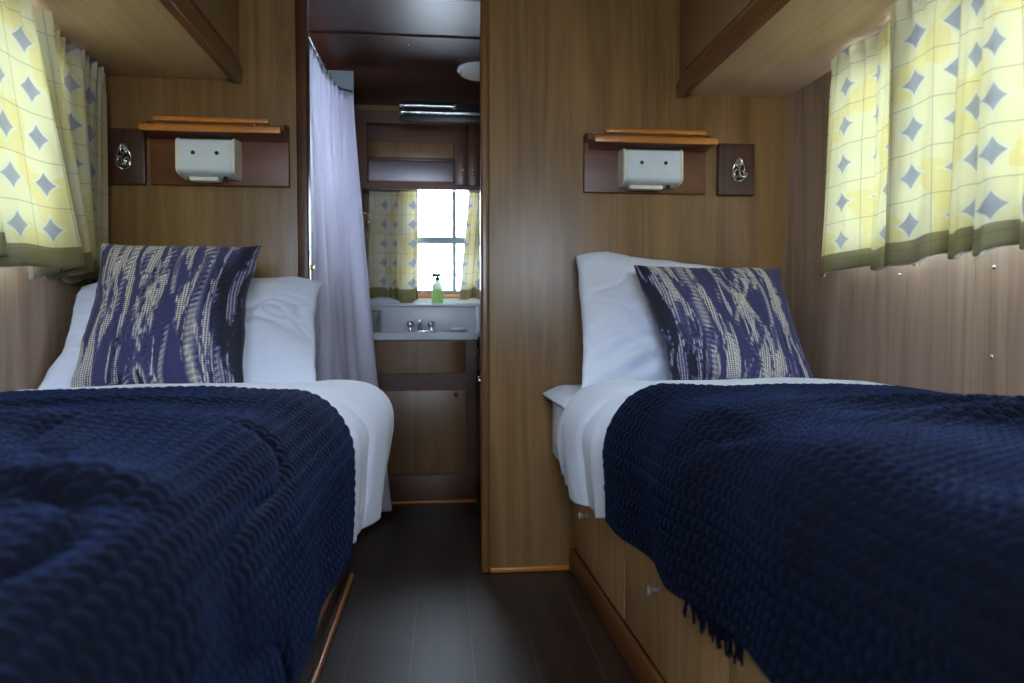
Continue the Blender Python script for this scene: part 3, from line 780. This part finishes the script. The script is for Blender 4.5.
# ================================================================= CURTAINS
def pleated(name, top, bot, z0, z1, n, amp, seed, mat, nu=220, nv=60, nrm=(1, 0), uv0=0.0, gather=.35, hemw=.010, parent=None):
    """top/bot: list of (x, y) points along the heading and along the hem; z0 = heading height, z1 = hem"""
    def path(pts, s):
        pts = np.array(pts, float); d = np.r_[0, np.cumsum(np.linalg.norm(np.diff(pts, axis=0), axis=1))]; d /= d[-1]
        return np.stack([np.interp(s, d, pts[:, k]) for k in (0, 1)], -1)
    s = np.linspace(0, 1, nu); T = path(top, s); Bt = path(bot, s); v = np.linspace(0, 1, nv)
    nr = np.array([nrm[0], nrm[1]], float)
    P = np.zeros((nu, nv, 3))
    sw = s + .35 / n * np.sin(s * 2 * PI * n * .37 + seed) + .2 / n * np.sin(s * 2 * PI * 1.7 + seed * 2)
    for j, vv in enumerate(v):
        xy = T * (1 - vv) + Bt * vv
        big = np.sin(sw * 2 * PI * n + seed + .5 * vv) + .35 * np.sin(sw * 2 * PI * n * 2.0 + 1.3 * seed + vv)
        fine = np.sin(s * 2 * PI * n * 3.3 + seed * 3) * (.6 + .8 * vnoise(s * 14, s * 0, seed))
        cr = vnoise(s * 24, s * 0, seed + 1.5) - .5
        A = amp * (1 - gather * (1 - vv)); fa = amp * .30 * np.exp(-(vv / .10) ** 2)
        off = A * big * (.55 + .45 * vv) + fa * fine + amp * .8 * cr * (.35 + .65 * np.exp(-(vv / .5) ** 2))
        P[:, j, :2] = xy + nr * off[:, None]
        zz = z0 + (z1 - z0) * vv
        P[:, j, 2] = zz + (hemw * vv ** 3 * np.sin(sw * 2 * PI * n + seed + .9)) + (.006 * fine if j == 0 else 0)
    mid = nv - 1
    arc = np.r_[0, np.cumsum(np.linalg.norm(np.diff(P[:, mid, :2], axis=0), axis=1))]
    UV = np.zeros((nu, nv, 2)); UV[..., 0] = arc[:, None] + uv0; UV[..., 1] = (v * (z0 - z1))[None]
    o = link(name, grid_mesh(name, P, UV), mat, parent); solid(o, .0016, 0); return o
def side_curtain(label, top, bot, z0, z1, n, amp, seed, uv0, group, lining=True):
    cx = sum(p[0] for p in bot) / len(bot); cy = sum(p[1] for p in bot) / len(bot)
    r = empty('window_curtain', (cx, cy, z1), label, 'curtain', group)
    L = z0 - z1
    pleated('cloth', top, bot, z0, z1, n, amp, seed, curtain_for(L), parent=r, uv0=uv0)
    if lining:
        s = 1 if cx > 0 else -1
        t2 = [(x + s * .012, y) for x, y in top]; b2 = [(x + s * .012, y) for x, y in bot]
        pleated('lining', t2, b2, z0 - .02, z1 + .001, n, amp, seed, 'lining', parent=r, hemw=.012)
_cm = {}
def curtain_for(L):
    k = round(L, 2)
    if k not in _cm: _cm[k] = curtain_mat('printed_curtain', L - .052, L + 1, .108, .62)
    return _cm[k]
G = 'printed window curtains'
side_curtain('narrow printed curtain nearest the corner on the right window, yellow with grey stars', [(1.145, 1.95), (1.145, 1.52)], [(1.150, 1.985), (1.140, 1.54)], 1.647, 1.020, 2.6, .026, .6, .02, G)
side_curtain('wide printed curtain at the right edge of the view, bright yellow-green folds', [(1.100, 1.60), (1.10, .60)], [(1.085, 1.57), (1.09, .62)], 1.647, 1.020, 6.5, .032, 2.1, .05, G)
side_curtain('shaded printed curtain in the left corner beside the cushion', [(-1.035, 2.26), (-1.03, 1.82)], [(-1.040, 2.27), (-1.030, 1.86)], 1.647, .995, 3, .020, 1.2, .03, G)
side_curtain('sunlit printed curtain hanging at the left edge of the view', [(-.990, 1.84), (-.99, .80)], [(-.985, 2.01), (-.98, .80)], 1.647, 1.012, 7, .030, .3, .04, G)
for (x, y0, y1) in ((1.165, .50, 1.96), (-1.050, .60, 2.26)):
    r = tube('curtain_rail', [(x, y0, 1.645), (x, y1, 1.645)], .004, 'jamb')
    tag(r, 'thin metal curtain rail tucked under the %s overhead cabinet' % ('right' if x > 0 else 'left'), 'curtain rail', 'curtain rails')
# ================================================================= BATHROOM
# shower surround: white moulded panels left of the aisle
r = empty('shower_surround', (-.5, 2.8, 0), 'white moulded shower wall panel showing above the shower curtain', 'shower')
box('fascia_panel', -.512, -.500, D + .06, 3.06, 1.80, 1.935, 'shower', r, .003)
box('end_panel', -.500, -.392, 3.062, 3.075, .0, 1.955, 'shower', r, .003)
r = tube('shower_rail', [(-.470, D + .045, 1.865), (-.470, 2.92, 1.865), (-.462, 2.99, 1.865), (-.44, 3.035, 1.865), (-.40, 3.060, 1.865)], .006, 'chrome')
tag(r, 'thin metal shower rail curving towards the doorway', 'rail')
sc = empty('shower_curtain', (-.42, 2.8, .05), 'pleated white shower curtain hanging just behind the doorway on the left', 'curtain')
def shower():
    nu, nv = 260, 70
    s = np.linspace(0, 1, nu); v = np.linspace(0, 1, nv)
    top = np.array([(-.470, 2.42), (-.470, 2.60), (-.462, 2.78), (-.440, 2.92), (-.395, 3.01)])
    bot = np.array([(-.440, 2.42), (-.400, 2.58), (-.370, 2.78), (-.335, 2.94), (-.268, 3.04)])
    def path(p):
        d = np.r_[0, np.cumsum(np.linalg.norm(np.diff(p, axis=0), axis=1))]; d /= d[-1]
        return np.stack([np.interp(s, d, p[:, k]) for k in (0, 1)], -1)
    T, B_ = path(top), path(bot); P = np.zeros((nu, nv, 3))
    sw = s + .02 * np.sin(s * 9)
    for j, vv in enumerate(v):
        xy = T * (1 - vv ** 1.4) + B_ * vv ** 1.4
        w1 = np.sin(sw * 2 * PI * 4.2 + .8) + .3 * np.sin(sw * 2 * PI * 9 + 2)
        w0 = np.sin(sw * 2 * PI * 9.3)
        A = .022 + .016 * vv; k = np.exp(-(vv / .15) ** 2)
        off = A * (w1 * (1 - k) + w0 * k * .7) + .008 * (vnoise(s * 5, s * 0 + vv * 6, 3) - .5)
        P[:, j, 0] = xy[:, 0] + off * .85; P[:, j, 1] = xy[:, 1] - off * .4
        P[:, j, 2] = 1.835 + (.035 - 1.835) * vv - .012 * k * np.abs(np.sin(s * PI * 9))
    return grid_mesh('sc', P)
solid(link('vinyl_sheet', shower(), 'shower_curtain', sc), .0012, 0)
for k in range(7):
    y = 2.44 + k * .085
    if y > 2.95: continue
    x = -.470
    bm = bmesh.new(); tube_bm(bm, [(x + .0125 * math.cos(a), y, 1.862 + .019 * math.sin(a)) for a in np.linspace(0, 2 * PI, 18, endpoint=False)], .0016, 6, True)
    link('ring', bm_mesh(bm, 'ring'), 'chrome', sc)

# vanity
VY = 3.252
v_ = empty('vanity_cabinet', (-.12, 3.4, 0), 'brown wooden vanity cabinet with a knobbed door, at the end of the aisle', 'cabinet')
boxes('carcass', [(-.46, .148, VY + .012, YB - .002, .0, .700), (-.46, .148, VY + .012, VY + .024, .700, .779), (-.46, -.44, VY + .024, YB - .002, .700, .779), (.13, .148, VY + .024, YB - .002, .700, .779)], 'walnut', v_)
box('kick_board', -.46, .148, VY - .004, VY + .012, .0, .130, 'walnut', v_, .003)
box('kick_beading', -.46, .148, VY - .012, VY - .004, .0, .012, 'shelf', v_, .003)
d = box('door', -.400, .100, VY - .006, VY + .012, .142, .540, 'vanity', v_, .004)
lathe('knob', [(.009, 0), (.004, .003), (.004, .012), (.010, .017), (.011, .021), (.007, .026), (0, .027)], (.050, VY - .005, .520), 'brass', d, '-Y', 20)
bm = bmesh.new()   # bowed apron
n = 24; xs = np.linspace(-.42, .098, n)
fr = [(x, VY + .012 - .034 * math.sqrt(max(0, 1 - ((x + .161) / .2595) ** 2)) ** 1.0 - .004) for x in xs]
prism_bm(bm, fr + [(.098, VY + .012), (-.42, VY + .012)], .622, .770)
link('bowed_panel', bm_mesh(bm, 'apron', ang=25), 'vanity', v_)
b_ = empty('washbasin', (-.12, 3.4, .78), 'grey moulded washbasin counter with a raised splashback and white ledge', 'washbasin')
def basin():
    bm = bmesh.new()
    x0, x1, y0, y1, zt, zb = -.47, .155, VY - .030, 3.478, .811, .780
    # rim with an oval bowl pressed in
    nx, ny = 48, 26
    V = {}
    for i in range(nx + 1):
        for j in range(ny + 1):
            x = x0 + (x1 - x0) * i / nx; y = y0 + (y1 - y0) * j / ny
            rr = math.hypot((x + .10) / .19, (y - 3.350) / .060)
            dz = -.09 * (1 - min(1, rr) ** 2) ** .5 if rr < 1 else 0
            V[i, j] = bm.verts.new((x, y, zt + dz))
    for i in range(nx):
        for j in range(ny): bm.faces.new((V[i, j], V[i + 1, j], V[i + 1, j + 1], V[i, j + 1]))
    bd = [e for e in bm.edges if e.is_boundary]
    r = bmesh.ops.extrude_edge_only(bm, edges=bd)
    for g in r['geom']:
        if isinstance(g, bmesh.types.BMVert): g.co.z = zb
    return bm_mesh(bm, 'basin', ang=50)
link('bowl', basin(), 'grey_plastic', b_)
box('splashback', -.47, .215, 3.480, 3.496, .800, .938, 'grey_plastic', b_, .004)
box('end_wall', .156, .170, VY + .02, 3.480, .790, .938, 'grey_plastic', b_, .003)
box('ledge', -.47, .215, 3.470, YB - .002, .939, .953, 'white_ledge', b_, .005)
box('upstand', -.47, .215, YB - .022, YB - .008, .953, .985, 'white_ledge', b_, .004)
# taps
f_ = empty('basin_tap', (-.12, 3.44, .811), 'chrome mixer tap with two round handles on the washbasin', 'tap')
box('base_plate', -.185, -.055, 3.425, 3.465, .811, .819, 'chrome', f_, .003)
tube('spout', [(-.123, 3.445, .815), (-.123, 3.44, .852), (-.123, 3.415, .866), (-.123, 3.375, .862), (-.123, 3.355, .848)], [.012, .011, .010, .009, .009], 'chrome', f_, 12)
for x in (-.172, -.068):
    lathe('handle', [(.009, 0), (.008, .016), (.017, .022), (.019, .034), (.016, .044), (0, .047)], (x, 3.445, .818), 'chrome', f_, 'Z', 14)
sd = empty('soap_dish', (.06, 3.42, .811), 'flat chrome soap dish on the washbasin rim, right of the tap', 'soap dish')
lathe('dish', [(.035, 0), (.052, .008), (.054, .011), (.050, .010), (.034, .004), (0, .004)], (.062, 3.420, .8112), 'chrome', sd, 'Z', 28)
so = box('soap_bar', .030, .094, 3.402, 3.438, .8195, .834, 'white_ledge', None, .006); tag(so, 'white bar of soap lying in the chrome dish', 'soap')
tb = empty('toothbrush_tumbler', (-.348, 3.44, .811), 'tall polished steel tumbler on the left of the washbasin', 'tumbler')
lathe('cup', [(.030, 0), (.032, .002), (.036, .105), (.038, .109), (.035, .109), (.031, .006), (0, .006)], (-.345, 3.425, .8112), 'chrome', tb, 'Z', 28)
# folded flannel on the ledge
u = np.linspace(0, 1, 40)[:, None] * np.ones((1, 24)); v = np.ones((40, 1)) * np.linspace(0, 1, 24)[None]
zz = .955 + .028 * (np.sin(PI * u) * np.sin(PI * v)) ** .5 + .012 * fbm(u * 4, v * 3, 3, 2) * np.sin(PI * u) * np.sin(PI * v)
fl = solid(link('flannel', grid_mesh('fl', np.stack([-.40 + .17 * u, 3.49 + .10 * v, zz], -1)), 'linen'), .003, 1)
tag(fl, 'crumpled white flannel on the ledge under the bathroom curtain', 'flannel')
# spray bottle
sb = empty('spray_bottle', (-.038, 3.54, .953), 'clear spray bottle of green liquid with a black trigger, on the white ledge', 'bottle')
bx, by = -.038, 3.545
lathe('bottle_body', [(.026, 0), (.028, .003), (.028, .088), (.024, .102), (.013, .114), (.012, .122), (0, .122)], (bx, by, .9535), 'bottle', sb, 'Z', 24)
lathe('green_label', [(.0284, .006), (.0288, .008), (.0288, .070), (.0284, .072)], (bx, by, .9545), 'green', sb, 'Z', 24)
bm = bmesh.new()
lathe_bm(bm, [(.013, 0), (.013, .014), (.007, .016), (.007, .022)], (bx, by, 1.0725), 'Z', 16)
abox(bm, bx - .030, bx + .020, by - .007, by + .007, 1.092, 1.110, .004)
tube_bm(bm, [(bx - .014, by, 1.094), (bx - .026, by, 1.080), (bx - .029, by, 1.066)], .0035, 8)
tube_bm(bm, [(bx + .017, by, 1.100), (bx + .026, by, 1.088), (bx + .026, by, 1.078)], .004, 8)
link('trigger', bm_mesh(bm, 'trig'), 'black', sb)
# bathroom curtains
_cs = curtain_mat('printed_curtain', .53, 2, .10, .22)
rB = empty('bathroom_curtain', (-.26, 3.6, .965), 'olive printed curtain drawn to the left of the bathroom window', 'curtain', 'bathroom window curtains')
pleated('cloth', [(-.385, 3.605), (-.135, 3.605)], [(-.400, 3.585), (-.140, 3.585)], 1.565, .968, 4.5, .014, .9, _cs, nrm=(0, 1), parent=rB, uv0=.02)
rB = empty('bathroom_curtain', (.2, 3.6, .965), 'printed curtain at the right of the bathroom window, partly behind the doorway trim', 'curtain', 'bathroom window curtains')
pleated('cloth', [(.128, 3.605), (.40, 3.605)], [(.075, 3.585), (.39, 3.585)], 1.565, .985, 4.5, .012, 2.0, _cs, nrm=(0, 1), parent=rB, uv0=.0)
r = tube('curtain_rail', [(-.41, 3.605, 1.570), (.46, 3.605, 1.570)], .004, 'alu'); tag(r, 'thin rail carrying the bathroom window curtains', 'curtain rail')
# towel hook left of the bathroom window
hk = empty('towel_hook', (-.395, 3.40, 1.33), 'small chrome towel hook on the wall left of the bathroom curtain', 'hook')
st(box('wall_bathroom_return', -.47, -.417, 3.34, YB - .002, .96, 1.535, 'walnut', bev=.001))
lathe('rose', [(.016, 0), (.016, .004), (.008, .008), (0, .008)], (-.417, 3.40, 1.385), 'chrome', hk, 'X', 18)
tube('hook_arm', [(-.414, 3.40, 1.385), (-.385, 3.40, 1.392), (-.368, 3.40, 1.388), (-.366, 3.40, 1.360), (-.372, 3.40, 1.345)], .005, 'chrome', hk)
# overhead bathroom cabinet
CY = 3.50; kx = 1.0606
fx_ = lambda x: x * kx
fz_ = lambda z: .89 + (z - .89) * kx
oc = empty('bathroom_cabinet', (-.12, CY, fz_(1.492)), 'dark brown wall cabinet with an open shelf and mirror strip, above the bathroom window', 'cabinet')
def ob(x0, x1, y0, y1, z0, z1): return (fx_(x0), fx_(x1), y0, y1, fz_(z0), fz_(z1))
boxes('frame', [ob(-.44, -.362, CY, CY + .015, 1.492, 1.86), ob(-.362, .048, CY, CY + .015, 1.492, 1.520), ob(-.362, .048, CY, CY + .015, 1.800, 1.86), ob(.048, .40, CY, CY + .015, 1.492, 1.86),
                ob(-.44, .40, CY + .015, CY + .056, 1.492, 1.502), ob(-.44, .40, CY + .015, CY + .056, 1.850, 1.86), ob(-.44, .40, CY + .056, CY + .062, 1.492, 1.86)], 'walnut', oc, .0)
box('shelf_board', *ob(-.362, .048, CY + .003, CY + .052, 1.628, 1.642), 'walnut', oc, .002)
box('slanted_panel', *ob(-.360, .046, CY + .040, CY + .050, 1.642, 1.722), 'vanity', oc, .002)
box('mirror_strip', *ob(-.356, .042, CY + .006, CY + .010, 1.532, 1.624), 'mirror', oc, .001)
box('mirror_frame', *ob(-.360, .046, CY + .0105, CY + .015, 1.522, 1.628), 'board', oc, .001)
for (a, c) in ((.056, .106), (.116, .166)):
    d = box('door', *ob(a, c, CY - .014, CY - .001, 1.512, 1.800), 'walnut', oc, .004)
    for z in (1.560, 1.585):
        lathe('knob', [(.006, 0), (.003, .003), (.003, .008), (.007, .012), (.005, .017), (0, .018)], (fx_((a + c) / 2 + .006 * (1 if a < .1 else -1)), CY - .0135, fz_(z)), 'brass', d, '-Y', 14)
# rack of polished bars under the ceiling
rk = empty('ceiling_rack', (-.02, 3.15, 1.79), 'dark rack with two polished horizontal bars just under the bathroom ceiling', 'rack')
box('back_plate', -.205, .38, 3.20, 3.215, 1.786, 1.876, 'darkpanel', rk, .002)
tube('bar', [(-.196, 3.155, 1.842), (.052, 3.155, 1.842)], .0075, 'chrome', rk, 12)
tube('bar', [(-.196, 3.155, 1.812), (.36, 3.155, 1.812)], .006, 'chrome', rk, 12)
for x in (-.190, .045):
    lathe('bar_end', [(.011, -.010), (.013, -.004), (.013, .004), (.011, .010)], (x, 3.155, 1.842), 'chrome', rk, 'X', 16)
lathe('bar_end', [(.010, -.010), (.011, 0), (.010, .010)], (-.190, 3.155, 1.812), 'chrome', rk, 'X', 16)
for x in (-.17, .03): tube('bracket', [(x, 3.200, 1.828), (x, 3.158, 1.828)], .004, 'darkpanel', rk)
for x in (-.17, .03): tube('bracket', [(x, 3.158, 1.812), (x, 3.158, 1.842)], .004, 'darkpanel', rk)
# ceiling lamp
cl = empty('ceiling_lamp', (.14, 3.02, 1.99), 'round white ceiling lamp, half hidden by the right doorway trim', 'lamp')
lathe('rim', [(.098, 0), (.100, -.006), (.092, -.018), (.088, -.018), (.088, 0)], (.158, 3.09, 1.9895), 'white', cl, 'Z', 36)
lathe('diffuser', [(.087, -.012), (.080, -.024), (.050, -.034), (0, -.038)], (.158, 3.09, 1.9895), 'lamp_cap', cl, 'Z', 36)
# latch hardware
dh = empty('door_latch', (.118, 2.52, .62), 'dark metal pull handle on the edge of the folded bathroom door', 'handle')
tube('grip', [(.168, 2.50, .775), (.128, 2.50, .770), (.116, 2.50, .745), (.116, 2.50, .700), (.130, 2.50, .680), (.168, 2.50, .675)], .006, 'black', dh)
lathe('rose', [(.014, 0), (.014, .010), (.008, .030), (.013, .044), (.010, .050), (0, .051)], (.169, 2.50, .655), 'chrome', dh, '-X', 18)
dc = empty('door_catch', (-.465, D + .05, 1.04), 'bright metal catch strip on the left side of the doorway', 'catch')
box('strip', -.449, -.4465, D + .001, D + .010, .96, 1.12, 'chrome', dc, .0005)
box('latch', -.448, -.436, D + .012, D + .022, 1.045, 1.062, 'brass', dc, .002)
